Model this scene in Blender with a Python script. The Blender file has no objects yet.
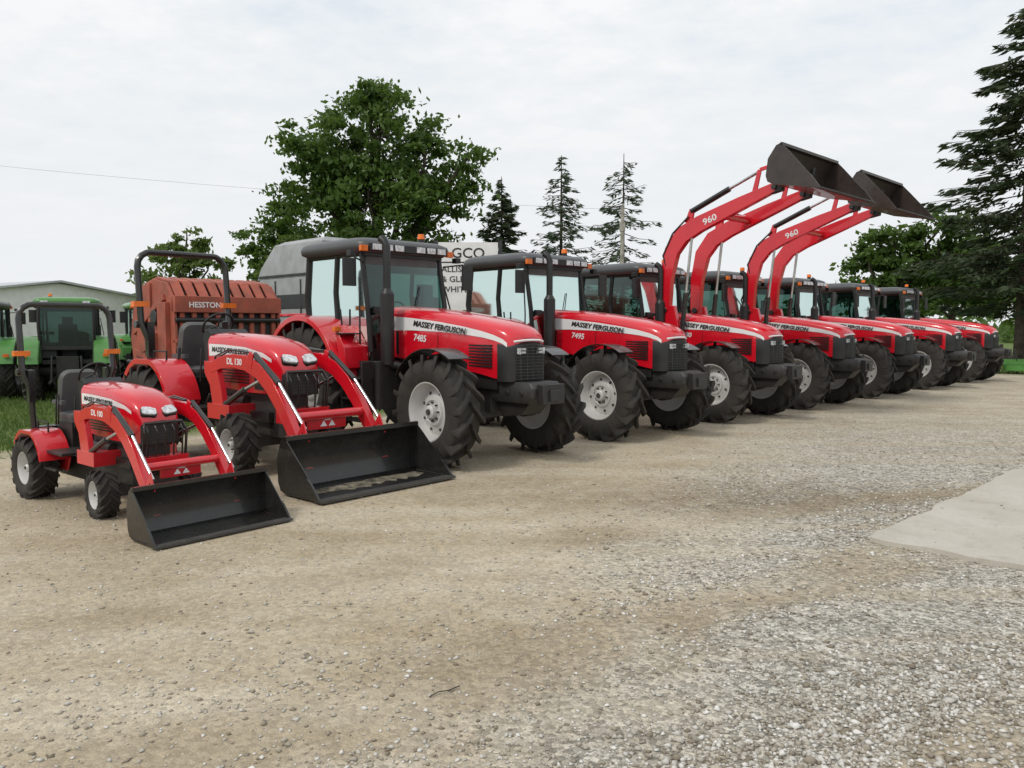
import bpy, bmesh, math, random
import numpy as np
from mathutils import Vector, Matrix
random.seed(7); rng=np.random.default_rng(7)
scene=bpy.context.scene
R=math.radians

# ------------------------------------------------------------------ materials
def nt(name):
    m=bpy.data.materials.new(name); m.use_nodes=True
    t=m.node_tree; b=t.nodes['Principled BSDF']; return m,t,b
def N(t,kind,**kw):
    n=t.nodes.new(kind)
    for k,v in kw.items(): setattr(n,k,v)
    return n
def mixc(t,fac,a,b,blend='MIX'):
    n=t.nodes.new('ShaderNodeMix'); n.data_type='RGBA'; n.blend_type=blend
    for i,x in ((0,fac),(6,a),(7,b)):
        if hasattr(x,'links'): t.links.new(x,n.inputs[i])
        else: n.inputs[i].default_value = x if i==0 else (tuple(x)+(1,))[:4]
    return n.outputs[2]
def math_(t,op,a,b=None,c=None,clamp=False):
    n=t.nodes.new('ShaderNodeMath'); n.operation=op; n.use_clamp=clamp
    for i,x in enumerate((a,b,c)):
        if x is None: continue
        if hasattr(x,'links'): t.links.new(x,n.inputs[i])
        else: n.inputs[i].default_value=x
    return n.outputs[0]
def maprange(t,v,a,b,c=0.,d=1.):
    n=t.nodes.new('ShaderNodeMapRange'); n.clamp=True
    t.links.new(v,n.inputs[0])
    for i,x in enumerate((a,b,c,d)): n.inputs[i+1].default_value=x
    return n.outputs[0]
def noise(t,co,scale,detail=4,rough=.55):
    n=t.nodes.new('ShaderNodeTexNoise'); n.inputs['Scale'].default_value=scale
    n.inputs['Detail'].default_value=detail; n.inputs['Roughness'].default_value=rough
    t.links.new(co,n.inputs['Vector']); return n.outputs['Fac']
def mat(name,col,rough=.5,metal=0.,coat=0.,dust=0.,dustz=None,var=.12,vs=3.,bump=0.,bs=60.,dcol=(.30,.25,.18)):
    m,t,b=nt(name)
    tc=N(t,'ShaderNodeTexCoord'); co=tc.outputs['Object']
    n=noise(t,co,vs,3)
    c2=tuple(min(1,x*(1-var*2)) for x in col)
    c3=tuple(min(1,x*(1+var)) for x in col)
    c=mixc(t,maprange(t,n,.35,.65),c2,c3)
    if dust>0:
        nd=noise(t,co,7.,4,.65)
        f=maprange(t,nd,.3,.75,.25,1.)
        if dustz:
            sp=N(t,'ShaderNodeSeparateXYZ'); t.links.new(co,sp.inputs[0])
            f=math_(t,'MULTIPLY',f,maprange(t,sp.outputs['Z'],dustz[0],dustz[1],1.,.1))
        f=math_(t,'MULTIPLY',f,dust,clamp=True)
        c=mixc(t,f,c,dcol)
        rr=math_(t,'ADD',math_(t,'MULTIPLY',f,.7),rough,clamp=True)
        t.links.new(rr,b.inputs['Roughness'])
    else:
        b.inputs['Roughness'].default_value=rough
    t.links.new(c,b.inputs['Base Color'])
    b.inputs['Metallic'].default_value=metal
    b.inputs['Coat Weight'].default_value=coat
    b.inputs['Coat Roughness'].default_value=.04
    if bump>0:
        bn=noise(t,co,bs,3); bp=N(t,'ShaderNodeBump'); bp.inputs['Strength'].default_value=bump
        bp.inputs['Distance'].default_value=.01
        t.links.new(bn,bp.inputs['Height']); t.links.new(bp.outputs[0],b.inputs['Normal'])
    return m
RED=mat('red_paint',(.64,.003,.016),.27,coat=.8,dust=.12,dustz=(.4,1.2),var=.05)
RED2=mat('baler_red_paint',(.36,.060,.032),.55,dust=.25,var=.15)
GREEN=mat('green_paint',(.045,.22,.025),.35,coat=.4,dust=.12,var=.1)
BLACK=mat('black_plastic',(.013,.013,.014),.42,dust=.10,dustz=(.3,1.4),var=.2)
BLACKG=mat('black_gloss_paint',(.010,.011,.012),.25,coat=.3,dust=.05,var=.2)
BUCKB=mat('raised_bucket_paint',(.030,.019,.017),.33,coat=.2,dust=.08,var=.2)
DARK=mat('cast_frame_grey',(.030,.031,.033),.5,dust=.15,dustz=(.3,1.4),var=.2)
TIRE=mat('tire_rubber',(.016,.0155,.015),.78,dust=.24,var=.2,bump=.3,dcol=(.15,.13,.10))
RIM=mat('rim_silver',(.64,.64,.63),.36,metal=.2,dust=.15,var=.06)
RIMG=mat('rim_dark',(.12,.12,.12),.5,dust=.3)
ROOF=mat('cab_roof_dark',(.075,.078,.082),.40,var=.05)
SILV=mat('decal_silver',(.80,.80,.80),.4,var=.03)
WHITE=mat('white_paint',(.80,.80,.79),.5,var=.04)
CHROME=mat('cylinder_rod',(.6,.6,.6),.2,metal=1.)
SEATG=mat('seat_vinyl',(.10,.10,.10),.6,var=.1)
AMBER=mat('amber_lens',(.80,.17,.01),.25)
LENS=mat('lamp_lens',(.62,.64,.66),.12,coat=.8,var=.2,vs=20)
SILVP=mat('combine_silver',(.36,.37,.38),.42,metal=.25,dust=.12,var=.08)
WOOD=mat('weathered_wood',(.38,.35,.31),.85,var=.2)
TAN=mat('sand_residue',(.17,.145,.105),.9,var=.4,vs=12,bump=.5)
BARK=mat('bark',(.07,.055,.04),.9,var=.3)
INTER=mat('cab_interior',(.030,.032,.032),.7)
def glassmat():
    m,t,b=nt('tinted_glass'); t.nodes.remove(b)
    out=[n for n in t.nodes if n.type=='OUTPUT_MATERIAL'][0]
    tr=N(t,'ShaderNodeBsdfTransparent'); tr.inputs[0].default_value=(.24,.37,.33,1)
    gl=N(t,'ShaderNodeBsdfGlossy'); gl.inputs['Roughness'].default_value=.05; gl.inputs[0].default_value=(.75,.92,.88,1)
    fr=N(t,'ShaderNodeFresnel'); fr.inputs[0].default_value=1.45
    mx=N(t,'ShaderNodeMixShader')
    t.links.new(maprange(t,fr.outputs[0],0,1,.02,.85),mx.inputs[0]); t.links.new(tr.outputs[0],mx.inputs[1]); t.links.new(gl.outputs[0],mx.inputs[2])
    t.links.new(mx.outputs[0],out.inputs[0]); return m
GLASS=glassmat()
def foliage(name,c1,c2,trans=.35):
    m,t,b=nt(name)
    out=[n for n in t.nodes if n.type=='OUTPUT_MATERIAL'][0]
    g=N(t,'ShaderNodeNewGeometry'); tc=N(t,'ShaderNodeTexCoord')
    n=noise(t,tc.outputs['Object'],.6,2)
    f=math_(t,'ADD',math_(t,'MULTIPLY',g.outputs['Random Per Island'],.5),maprange(t,n,.35,.65,0,.5))
    c=mixc(t,f,c1,c2); t.links.new(c,b.inputs['Base Color']); b.inputs['Roughness'].default_value=.55
    b.inputs['Specular IOR Level'].default_value=.3
    tl=N(t,'ShaderNodeBsdfTranslucent'); t.links.new(mixc(t,.5,c,(.16,.26,.03)),tl.inputs[0])
    mx=N(t,'ShaderNodeMixShader'); mx.inputs[0].default_value=trans
    t.links.new(b.outputs[0],mx.inputs[1]); t.links.new(tl.outputs[0],mx.inputs[2]); t.links.new(mx.outputs[0],out.inputs[0])
    return m
LEAF=foliage('leaves',(.038,.085,.018),(.12,.19,.045),.4)
LEAF2=foliage('leaves_light',(.07,.12,.025),(.16,.21,.055),.4)
NEED=foliage('needles',(.045,.068,.045),(.105,.14,.09),.15)
NEEDD=foliage('needles_dark',(.022,.040,.020),(.070,.095,.045),.12)
GRASS=foliage('grass_blades',(.06,.115,.025),(.15,.21,.06),.3)

# ------------------------------------------------------------------ mesh kit
class MB:
    def __init__(s): s.v=[]; s.f=[]; s.m=[]
    def add(s,vs,fs,mi=0,M=None):
        o=len(s.v)
        for v in vs:
            v=Vector(v)
            if M is not None: v=M@v
            s.v.append(tuple(v))
        for f in fs: s.f.append([i+o for i in f]); s.m.append(mi)
    def box(s,x0,x1,y0,y1,z0,z1,mi=0,M=None):
        vs=[(x,y,z) for x in(x0,x1) for y in(y0,y1) for z in(z0,z1)]
        s.add(vs,[(0,1,3,2),(4,6,7,5),(0,4,5,1),(2,3,7,6),(0,2,6,4),(1,5,7,3)],mi,M)
    def prism(s,pr,y0,y1,mi=0,M=None):
        n=len(pr); vs=[(p[0],y0,p[1]) for p in pr]+[(p[0],y1,p[1]) for p in pr]
        fs=[tuple(range(n)),tuple(range(2*n-1,n-1,-1))]+[(i,(i+1)%n,n+(i+1)%n,n+i) for i in range(n)]
        s.add(vs,fs,mi,M)
    def strip(s,up,lo,y0,y1,mi=0,M=None):
        n=len(up)
        vs=[(p[0],y,p[1]) for y in(y0,y1) for pr in(up,lo) for p in pr]
        a,b_,c,d=0,n,2*n,3*n; fs=[]
        for i in range(n-1):
            fs+=[(a+i,a+i+1,c+i+1,c+i),(b_+i,d+i,d+i+1,b_+i+1),(a+i,b_+i,b_+i+1,a+i+1),(c+i,c+i+1,d+i+1,d+i)]
        fs+=[(a,c,d,b_),(a+n-1,b_+n-1,d+n-1,c+n-1)]
        s.add(vs,fs,mi,M)
    def loft(s,rings,mi=0,cap=True,closed=True,M=None):
        n=len(rings[0]); vs=[p for r in rings for p in r]; fs=[]
        for k in range(len(rings)-1):
            for i in range(n if closed else n-1):
                fs.append((k*n+i,k*n+(i+1)%n,(k+1)*n+(i+1)%n,(k+1)*n+i))
        if cap: fs.append(tuple(range(n))[::-1]); fs.append(tuple((len(rings)-1)*n+i for i in range(n)))
        s.add(vs,fs,mi,M)
    def tube(s,pts,r,seg=10,mi=0,closed=False,M=None,r1=None):
        pts=[Vector(p) for p in pts]; n=len(pts); rings=[]; up=None
        for i,p in enumerate(pts):
            if closed: d=(pts[(i+1)%n]-pts[i-1])
            else: d=(pts[min(i+1,n-1)]-pts[max(i-1,0)])
            d.normalize()
            if up is None:
                up=Vector((0,0,1)) if abs(d.z)<.9 else Vector((1,0,0))
            a=(up-d*up.dot(d))
            if a.length<1e-4: a=Vector((0,1,0))-d*d.y
            a.normalize(); b=d.cross(a); up=a
            rad=r if r1 is None else r+(r1-r)*i/(n-1)
            rings.append([tuple(p+(a*math.cos(t)+b*math.sin(t))*rad) for t in [2*math.pi*j/seg for j in range(seg)]])
        if closed: rings.append(rings[0])
        s.loft(rings,mi,cap=not closed,M=M)
    def cyl(s,p0,p1,r,r1=None,seg=16,mi=0,M=None): s.tube([p0,p1],r,seg,mi,False,M,r1)
    def rev(s,prof,seg=40,mi=0,M=None):
        rings=[[(r*math.cos(2*math.pi*k/seg),y,r*math.sin(2*math.pi*k/seg)) for k in range(seg)] for y,r in prof]
        s.loft(rings,mi,cap=False,M=M)
    def mesh(s,name,mats,ang=35,recalc=True):
        me=bpy.data.meshes.new(name); me.from_pydata(s.v,[],s.f)
        for m in mats: me.materials.append(m)
        me.polygons.foreach_set('material_index',s.m)
        if recalc:
            bm=bmesh.new(); bm.from_mesh(me); bmesh.ops.recalc_face_normals(bm,faces=bm.faces[:]); bm.to_mesh(me); bm.free()
        me.polygons.foreach_set('use_smooth',[True]*len(me.polygons))
        me.set_sharp_from_angle(angle=R(ang)); me.update(); return me
def empty(name,loc,rz=0,sc=1.):
    e=bpy.data.objects.new(name,None); e.empty_display_size=.3; e.location=loc; e.rotation_euler=(0,0,R(rz)); e.scale=(sc,)*3
    scene.collection.objects.link(e); return e
def put(me,name,parent=None,loc=(0,0,0),rot=(0,0,0),sc=(1,1,1),bevel=0):
    o=bpy.data.objects.new(name,me); scene.collection.objects.link(o)
    o.location=loc; o.rotation_euler=rot; o.scale=sc
    if parent: o.parent=parent
    if bevel:
        b=o.modifiers.new('bevel','BEVEL'); b.width=bevel; b.segments=2; b.limit_method='ANGLE'; b.angle_limit=R(35)
    return o
def thick2(pts,ths):
    L=[];Rr=[]
    P=[Vector((a,0,b)) for a,b in pts]
    for i,p in enumerate(P):
        d0=(P[i]-P[i-1]).normalized() if i>0 else None
        d1=(P[i+1]-P[i]).normalized() if i<len(P)-1 else None
        d=(d0+d1).normalized() if d0 and d1 else (d0 or d1)
        n=Vector((-d.z,0,d.x)); k=1/max(.5,d.dot(d0)) if d0 else 1
        L.append((p.x+n.x*ths[i]/2*k,p.z+n.z*ths[i]/2*k)); Rr.append((p.x-n.x*ths[i]/2*k,p.z-n.z*ths[i]/2*k))
    return L,Rr
def thick(pts,ths):
    L,Rr=thick2(pts,ths); return L+Rr[::-1]
def rrect(x0,x1,y0,y1,r,z,n=5):
    out=[]
    for cx,cy,a in ((x1-r,y1-r,0),(x0+r,y1-r,90),(x0+r,y0+r,180),(x1-r,y0+r,270)):
        for k in range(n+1):
            t=R(a+90*k/n); out.append((cx+r*math.cos(t),cy+r*math.sin(t),z))
    return out
fontcache={}
def text(body,size,m,parent,M,name='lettering',bold=.0,shear=0.,ext=.0015,align='LEFT'):
    key=(body,size,m.name,bold,shear,align)
    if key not in fontcache:
        c=bpy.data.curves.new('lettering','FONT'); c.body=body; c.size=size; c.extrude=ext; c.offset=bold*size; c.shear=shear
        c.align_x=align; c.materials.append(m); c.resolution_u=3; fontcache[key]=c
    o=bpy.data.objects.new(name,fontcache[key]); scene.collection.objects.link(o); o.parent=parent; o.matrix_local=M
    return o
def sideM(x,y,z,slope=0.,sx=1.,left=False):
    if left: return Matrix.Translation((x,y,z))@Matrix.Rotation(-slope,4,'Y')@Matrix.Rotation(math.pi,4,'Z')@Matrix.Rotation(math.pi/2,4,'X')@Matrix.Diagonal((sx,1,1,1))
    return Matrix.Translation((x,y,z))@Matrix.Rotation(slope,4,'Y')@Matrix.Rotation(math.pi/2,4,'X')@Matrix.Diagonal((sx,1,1,1))

# ------------------------------------------------------------------ wheels
def wheel_mesh(name,Rr,w,rr,lugs,rim,lugh=.05,lugw=.05):
    b=MB()
    R0=Rr-lugh
    prof=[(-.36*w,rr*.98),(-.43*w,rr*1.06),(-.5*w,(rr+R0)*.5),(-.485*w,R0-.10*R0),(-.43*w,R0-.035*R0),(-.25*w,R0-.008*R0),(0,R0)]
    full=prof+[(-y,r) for y,r in prof[-2::-1]]
    b.rev(full,56,0)
    def cr(y):
        a=abs(y)
        pts=[(0,R0),(.25*w,R0*.992),(.43*w,R0*.965),(.485*w,R0*.9),(.5*w,(rr+R0)*.5)]
        for (y0,r0),(y1,r1) in zip(pts,pts[1:]):
            if a<=y1: return r0+(r1-r0)*(a-y0)/(y1-y0)
        return pts[-1][1]
    span=.55*w/Rr*1.1
    for sd in(-1,1):
        for k in range(lugs):
            th0=2*math.pi*(k+(.5 if sd>0 else 0))/lugs
            rings=[]
            for t,rb_,rt_ in ((0,0,0.1),(.03,0,1.),(.35,0,1.),(.7,0,1.),(.96,0,.97),(1.03,-.07,.35),(1.06,-.13,-.10)):
                y=sd*w*(-.01+.49*min(t,1.035)+(.014 if t>1 else 0))
                th=th0-span*(t**.85)
                c=cr(min(abs(y),.49*w))
                rb=c-.012+rb_*Rr; rt=c+(Rr-c)*rt_ if rt_>=0 else c+rt_*Rr
                if t>1: y=sd*w*(.505 if t<1.05 else .498)
                hw=lugw/2/Rr*(1.0+.35*t)
                rings.append([(r*math.cos(th+q),yy,r*math.sin(th+q)) for r,q,yy in ((rb,-hw*1.25,y-(sd*.02 if t>1 else 0)),(rt,-hw*.8,y),(rt,hw*.8,y),(rb,hw*1.25,y-(sd*.02 if t>1 else 0)))])
            b.loft(rings,0)
    rp=[(-.36*w,rr*1.0),(-.40*w,rr*1.03),(-.40*w,rr*.985),(-.34*w,rr*.95),(-.20*w,rr*.90),(-.05*w,rr*.86),(.02*w,rr*.83),(-.04*w,rr*.70),(-.10*w,rr*.50),(-.17*w,rr*.46),(-.18*w,rr*.40),(-.14*w,rr*.36),(-.14*w,rr*.24),(-.30*w,rr*.22),(-.32*w,rr*.19),(-.32*w,.001)]
    b.rev(rp,40,1)
    bp=[(.36*w,rr*1.0),(.40*w,rr*1.03),(.38*w,rr*.96),(.2*w,rr*.88),(.08*w,rr*.5),(.1*w,rr*.2),(.1*w,.001)]
    b.rev(bp,40,1)
    for k in range(8):
        a=2*math.pi*k/8; x,z=rr*.31*math.cos(a),rr*.31*math.sin(a)
        b.cyl((x,-.14*w,z),(x,-.22*w,z),rr*.035,seg=6,mi=2)
        a+=.39; x,z=rr*.66*math.cos(a),rr*.66*math.sin(a)
        b.cyl((x,-.03*w,z),(x,-.078*w,z),rr*.055,seg=10,mi=2)
    b.cyl((0,-.3*w,0),(0,-.36*w,0),rr*.1,seg=12,mi=2)
    return b.mesh(name,[TIRE,rim,DARK],ang=40)
W_F=wheel_mesh('front_wheel',.73,.42,.375,16,RIM,.065,.055)
W_R=wheel_mesh('rear_wheel',.94,.52,.50,19,RIM,.07,.06)
W_CF=wheel_mesh('compact_front_wheel',.36,.27,.18,14,RIM,.036,.034)
W_CR=wheel_mesh('compact_rear_wheel',.60,.40,.30,16,RIM,.05,.045)
W_AF=wheel_mesh('small_front_wheel',.30,.26,.17,14,RIM,.028,.03)
W_AR=wheel_mesh('small_rear_wheel',.43,.36,.22,15,RIM,.032,.036)
W_GF=wheel_mesh('utility_front_wheel',.66,.38,.34,16,RIMG,.05,.05)
W_GR=wheel_mesh('utility_rear_wheel',.93,.46,.50,19,RIMG,.06,.06)
def wheel(me,name,parent,x,y,z,spin=0,steer=0):
    return put(me,name,parent,(x,y,z),(0,spin,(math.pi if y>0 else 0)+steer))

def hring(x,w,zt,zb,rc=.13,bow=0.):
    h=[(w,zb),(w,zb+(zt-rc-zb)*.5),(w,zt-rc),(w*.965,zt-rc*.55),(w*.88,zt-rc*.22),(w*.62,zt),(w*.3,zt+.012),(0,zt+.016)]
    h=[(y,z,x+bow*(1-(y/w)**2)) for y,z in h]
    return [(xx,-y,z) for y,z,xx in h]+[(xx,y,z) for y,z,xx in h[-2::-1]]
def interp(tab,x,j):
    for a,b in zip(tab,tab[1:]):
        if a[0]<=x<=b[0]: return a[j]+(b[j]-a[j])*(x-a[0])/(b[0]-a[0])
    return tab[-1][j] if x>tab[-1][0] else tab[0][j]

# ------------------------------------------------------------------ big tractor
HOOD=[(-1.78,.425,2.08,1.36),(-1.2,.425,2.045,1.32),(-.6,.42,1.99,1.27),(-.1,.41,1.925,1.22),(.25,.392,1.865,1.17),(.45,.37,1.815,1.13),(.58,.345,1.765,1.12),(.66,.315,1.70,1.13),(.70,.285,1.64,1.15)]
def big_parts(paint,stripe=True,roof=ROOF):
    parts=[]
    b=MB(); b.loft([hring(*r,bow=max(0,(r[0]+.2)*.055)) for r in HOOD],0)
    parts.append(('hood',b.mesh('hood',[paint],50),0))
    b=MB()
    if stripe:
        xs=[-1.74,-1.2,-.6,-.1,.25,.45,.58,.64]
        for sd in(-1,1):
            vs=[]
            for x in xs:
                w=interp(HOOD,x,1)+.006; zt=interp(HOOD,x,2); k=(x+1.74)/2.38
                vs+= [(x,sd*w,zt-.132),(x,sd*w,zt-.132-(.21-.155*k))]
            b.add(vs,[(2*i,2*i+2,2*i+3,2*i+1) for i in range(len(xs)-1)],0)
    # black mesh grille wrapping the nose, side screens behind it
    g=[hring(.50,.368,1.62,1.09,.06,.03),hring(.60,.347,1.61,1.09,.07,.04),hring(.69,.308,1.585,1.09,.08,.05),hring(.725,.262,1.55,1.10,.08,.05)]
    b.loft(g,1)
    for k in range(11):
        z=1.125+k*.040
        b.tube([(.70,-.285,z),(.757,-.22,z),(.785,-.10,z),(.79,0,z),(.785,.10,z),(.757,.22,z),(.70,.285,z)],.0055,4,2)
    for y in(-.20,-.10,.0,.10,.20): b.tube([(.787-.55*y*y,y,1.11),(.783-.55*y*y,y,1.54)],.006,4,2)
    for sd in(-1,1):
        y0,y1=sorted((sd*.11,sd*.24)); b.box(.69,.785-(.02),y0,y1,1.44,1.52,3)
        for k in range(8):
            z=1.27+k*.038
            xx0=-.30+.03*k
            b.prism([(xx0,z),(.42,z),(.42,z+.022),(xx0,z+.022)],min(sd*.36,sd*.405),max(sd*.36,sd*.405),1)
        b.box(-1.55,-1.5,sd*.43-.004,sd*.43+.004,1.4,1.72,1)
        b.box(-.62,-.612,sd*.423-.003,sd*.423+.003,1.3,1.70,1)
        b.box(-.45,-.40,sd*.42-.006,sd*.42+.006,1.36,1.42,2)
    b.tube([(.70,-.27,1.60),(.755,-.15,1.615),(.765,0,1.62),(.755,.15,1.615),(.70,.27,1.60)],.014,5,0)
    parts.append(('hood_trim',b.mesh('hood_trim',[SILV,BLACK,DARK,LENS]),0))
    b=MB()
    b.box(-3.35,-1.5,-.26,.26,.62,1.2,1); b.box(-1.5,.25,-.24,.24,.66,1.02,1)
    b.box(-1.6,.45,-.34,.34,.98,1.36,0)
    b.loft([rrect(.25,.95,-.24,.24,.05,.82),rrect(.25,1.04,-.28,.28,.05,.90),rrect(.25,1.06,-.28,.28,.05,1.02),rrect(.25,1.0,-.26,.26,.05,1.09)],1)
    b.box(1.04,1.15,-.20,.20,.82,1.07,0); b.box(1.14,1.18,-.09,.09,.86,1.0,0)
    for y in(-.24,.24): b.cyl((.6,y*1.1,.95),(.6,y*1.25,.95),.035,seg=8,mi=0); b.cyl((.85,y*1.1,.95),(.85,y*1.25,.95),.035,seg=8,mi=0)
    b.prism([(.3,.82),(.9,.82),(.75,.66),(.4,.62)],-.18,.18,0)
    b.box(-.13,.13,-.74,.74,.58,.80,1); b.cyl((0,-.8,.72),(0,.8,.72),.1,mi=1)
    for sd in(-1,1): b.cyl((0,sd*.78,.72),(0,sd*.60,.72),.2,mi=1)
    b.cyl((-.25,-.7,.72),(-.25,.7,.72),.03,mi=2)
    b.cyl((-2.95,-.9,.93),(-2.95,.9,.93),.17,mi=1)
    for sd in(-1,1):
        b.box(-1.35,-.5,sd*.36-.07,sd*.36+.07,.82,1.22,0); b.cyl((-.9,sd*.42,1.1),(-.45,sd*.42,1.1),.09,mi=1)
        b.tube([(-1.5,sd*.4,1.25),(-1.0,sd*.44,.95),(-.3,sd*.4,.9),(-.1,sd*.3,.8)],.02,6,0)
        b.tube([(-1.5,sd*.38,1.1),(-.7,sd*.46,.8),(0,sd*.5,.86)],.016,6,0)
    b.loft([rrect(-2.38,-1.42,-.88,-.40,.1,z) for z in(.62,.66,1.25,1.3)],0)
    b.loft([rrect(-2.38,-1.42,.40,.88,.1,z) for z in(.62,.66,1.25,1.3)],0)
    for z in(.45,.75,1.05):
        for sd in(-1,1): b.box(-1.98,-1.5,sd*.98-.12,sd*.98+.12,z,z+.03,0)
    for x in(-2.0,-1.48):
        for sd in(-1,1): b.box(x-.015,x+.015,sd*1.0-.09,sd*1.0+.09,.42,1.3,0)
    for sd in(-1,1):
        b.tube([(-3.3,sd*.3,.75),(-4.1,sd*.42,.6)],.045,8,0); b.tube([(-3.3,sd*.25,1.3),(-3.8,sd*.38,1.35),(-3.85,sd*.4,.66)],.035,8,0)
    b.box(-3.6,-3.3,-.3,.3,.7,1.35,0)
    parts.append(('chassis',b.mesh('chassis',[BLACK,DARK,CHROME]),.008))
    b=MB()
    A=(-1.80,1.42);A2=(-1.98,2.86)
    for sd in(-1,1):
        y=.70*sd; yt=.72*sd
        b.tube([(A[0],y,A[1]),(-1.84,y*1.03,2.1),(A2[0],yt,A2[1])],.040,8,0)
        b.tube([(-2.42,y,1.25),(-2.62,y*1.04,1.8),(-2.68,y*1.03,2.3),(-2.62,yt,2.86)],.038,8,0)
        b.tube([(-3.42,y,1.6),(-3.50,y*1.03,2.2),(-3.42,yt,2.86)],.05,8,0)
        b.tube([(A2[0],yt,2.85),(-3.42,yt,2.85)],.04,8,0)
        b.tube([(A[0],y,1.36),(-2.42,y,1.28)],.03,8,0)
        b.tube([(-2.5,y*1.03,1.72),(-3.44,y*1.03,1.86)],.03,8,0)
        b.prism([(-1.8,1.2),(-2.42,1.2),(-2.6,1.7),(-3.45,1.82),(-3.45,1.2)][::-1],sd*.66,sd*.70,0)
        b.tube([(-2.40,sd*.77,1.55),(-2.44,sd*.80,2.05)],.014,6,0)
        b.tube([(-1.9,sd*.82,1.5),(-1.84,sd*.86,2.0),(-1.95,sd*.78,2.5)],.013,6,0)
    b.box(-1.98,-1.90,-.72,.72,2.82,2.89,0); b.box(-1.84,-1.76,-.7,.7,1.3,1.46,0); b.box(-3.47,-3.38,-.7,.7,1.55,1.65,0)
    b.box(-3.4,-1.8,-.68,.68,1.12,1.24,0)
    b.box(-1.86,-1.8,-.69,.69,1.1,1.35,0)
    parts.append(('cab_frame',b.mesh('cab_frame',[BLACK]),0))
    b=MB()
    b.add([(-1.80,-.68,1.45),(-1.80,.68,1.45),(-1.97,.70,2.84),(-1.97,-.70,2.84)],[(0,1,2,3)],0)
    b.add([(-3.43,-.68,1.65),(-3.43,.68,1.65),(-3.43,.70,2.84),(-3.43,-.70,2.84)],[(0,1,2,3)],0)
    for sd in(-1,1):
        y=.715*sd
        b.add([(-1.80,y,1.36),(-2.42,y,1.28),(-2.6,y,1.72),(-3.44,y,1.86),(-3.48,y,2.2),(-3.42,y,2.84),(-1.98,y,2.84)],[(0,1,2,3,4,5,6)],0)
    parts.append(('cab_glass',b.mesh('cab_glass',[GLASS]),0))
    b=MB()
    b.loft([rrect(-3.50,-1.88,-.78,.78,.16,2.86),rrect(-3.58,-1.80,-.84,.84,.18,2.90),rrect(-3.60,-1.78,-.86,.86,.2,2.97),rrect(-3.57,-1.81,-.84,.84,.2,3.03),rrect(-3.48,-1.92,-.76,.76,.2,3.08),rrect(-3.3,-2.15,-.6,.6,.2,3.11),rrect(-2.9,-2.5,-.2,.2,.1,3.12)],0)
    parts.append(('cab_roof',b.mesh('cab_roof',[roof],50),0))
    b=MB()
    b.box(-1.87,-1.765,-.72,.72,2.885,2.99,0)
    for y in(-.60,-.40,-.2,.2,.40,.60):
        b.box(-1.775,-1.745,y-.075,y+.075,2.895,2.98,1)
    for sd in(-1,1):
        b.box(-1.84,-1.78,sd*.80-.06,sd*.80+.06,2.87,2.955,2)
        b.box(-3.62,-3.56,sd*.55-.1,sd*.55+.1,2.9,2.99,1)
        b.tube([(-1.9,sd*.74,2.72),(-1.72,sd*1.0,2.76),(-1.72,sd*1.1,2.7)],.014,6,0)
        b.loft([rrect(-1.75,-1.70,sd*1.10-.11,sd*1.10+.11,.02,z,2) for z in(2.36,2.38,2.73,2.75)],0)
        b.box(-1.9,-1.80,sd*.98-.05,sd*.98+.05,2.79,2.87,0)
        b.box(-1.82,-1.75,sd*.60-.07,sd*.60+.07,1.98,2.08,0)
        b.box(-2.05,-1.98,sd*1.14-.05,sd*1.14+.05,1.72,1.79,2)
        b.box(-2.05,-1.85,min(sd*.84,sd*1.14),max(sd*.84,sd*1.14),1.68,1.70,0)
    b.cyl((-2.2,.55,3.06),(-2.2,.55,3.16),.05,mi=0); b.cyl((-2.2,.55,3.16),(-2.2,.55,3.24),.06,.05,mi=2)
    b.tube([(-1.77,0,1.55),(-1.9,.28,2.4)],.01,5,0)
    b.cyl((-1.45,-.66,1.25),(-1.45,-.66,2.25),.10,mi=0,seg=20)
    b.cyl((-1.45,-.66,2.25),(-1.45,-.66,2.33),.10,.055,mi=0,seg=20)
    b.tube([(-1.45,-.66,2.3),(-1.45,-.66,2.92),(-1.48,-.67,2.99),(-1.55,-.69,3.04)],.055,14,0)
    b.cyl((-1.45,-.66,1.27),(-1.3,-.45,1.2),.06,mi=0)
    b.box(-1.65,-1.40,-.66,-.60,1.5,1.56,0); b.box(-1.65,-1.40,-.66,-.60,2.0,2.06,0)
    parts.append(('lamps_mirrors_exhaust',b.mesh('lamps_mirrors_exhaust',[BLACK,LENS,AMBER]),.005))
    b=MB()
    b.box(-3.1,-2.6,-.26,.26,1.5,1.66,0); b.prism([(-3.02,1.62),(-3.14,2.3),(-3.26,2.3),(-3.18,1.62)],-.25,.25,0); b.box(-3.0,-2.7,-.2,.2,1.22,1.5,0)
    b.box(-3.28,-3.16,-.14,.14,2.3,2.52,0)
    b.box(-2.1,-1.88,-.3,.3,1.22,1.85,0)
    b.tube([(-2.0,0,1.8),(-2.2,0,1.98)],.03,8,0)
    c=Vector((-2.22,0,2.0)); u=Vector((.55,0,.83)).normalized(); w_=Vector((0,1,0))
    b.tube([tuple(c+(u*math.cos(a)+w_*math.sin(a))*.2) for a in [2*math.pi*k/20 for k in range(20)]],.015,6,0,closed=True)
    b.box(-3.0,-2.3,-.62,-.34,1.5,1.78,0); b.box(-3.4,-1.95,-.66,.66,2.70,2.83,1)
    b.box(-3.38,-2.6,.3,.66,1.3,1.75,0); b.box(-2.55,-2.5,-.5,-.42,1.78,2.0,0)
    parts.append(('cab_interior',b.mesh('cab_interior',[INTER,SEATG]),.01))
    b=MB()
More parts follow.
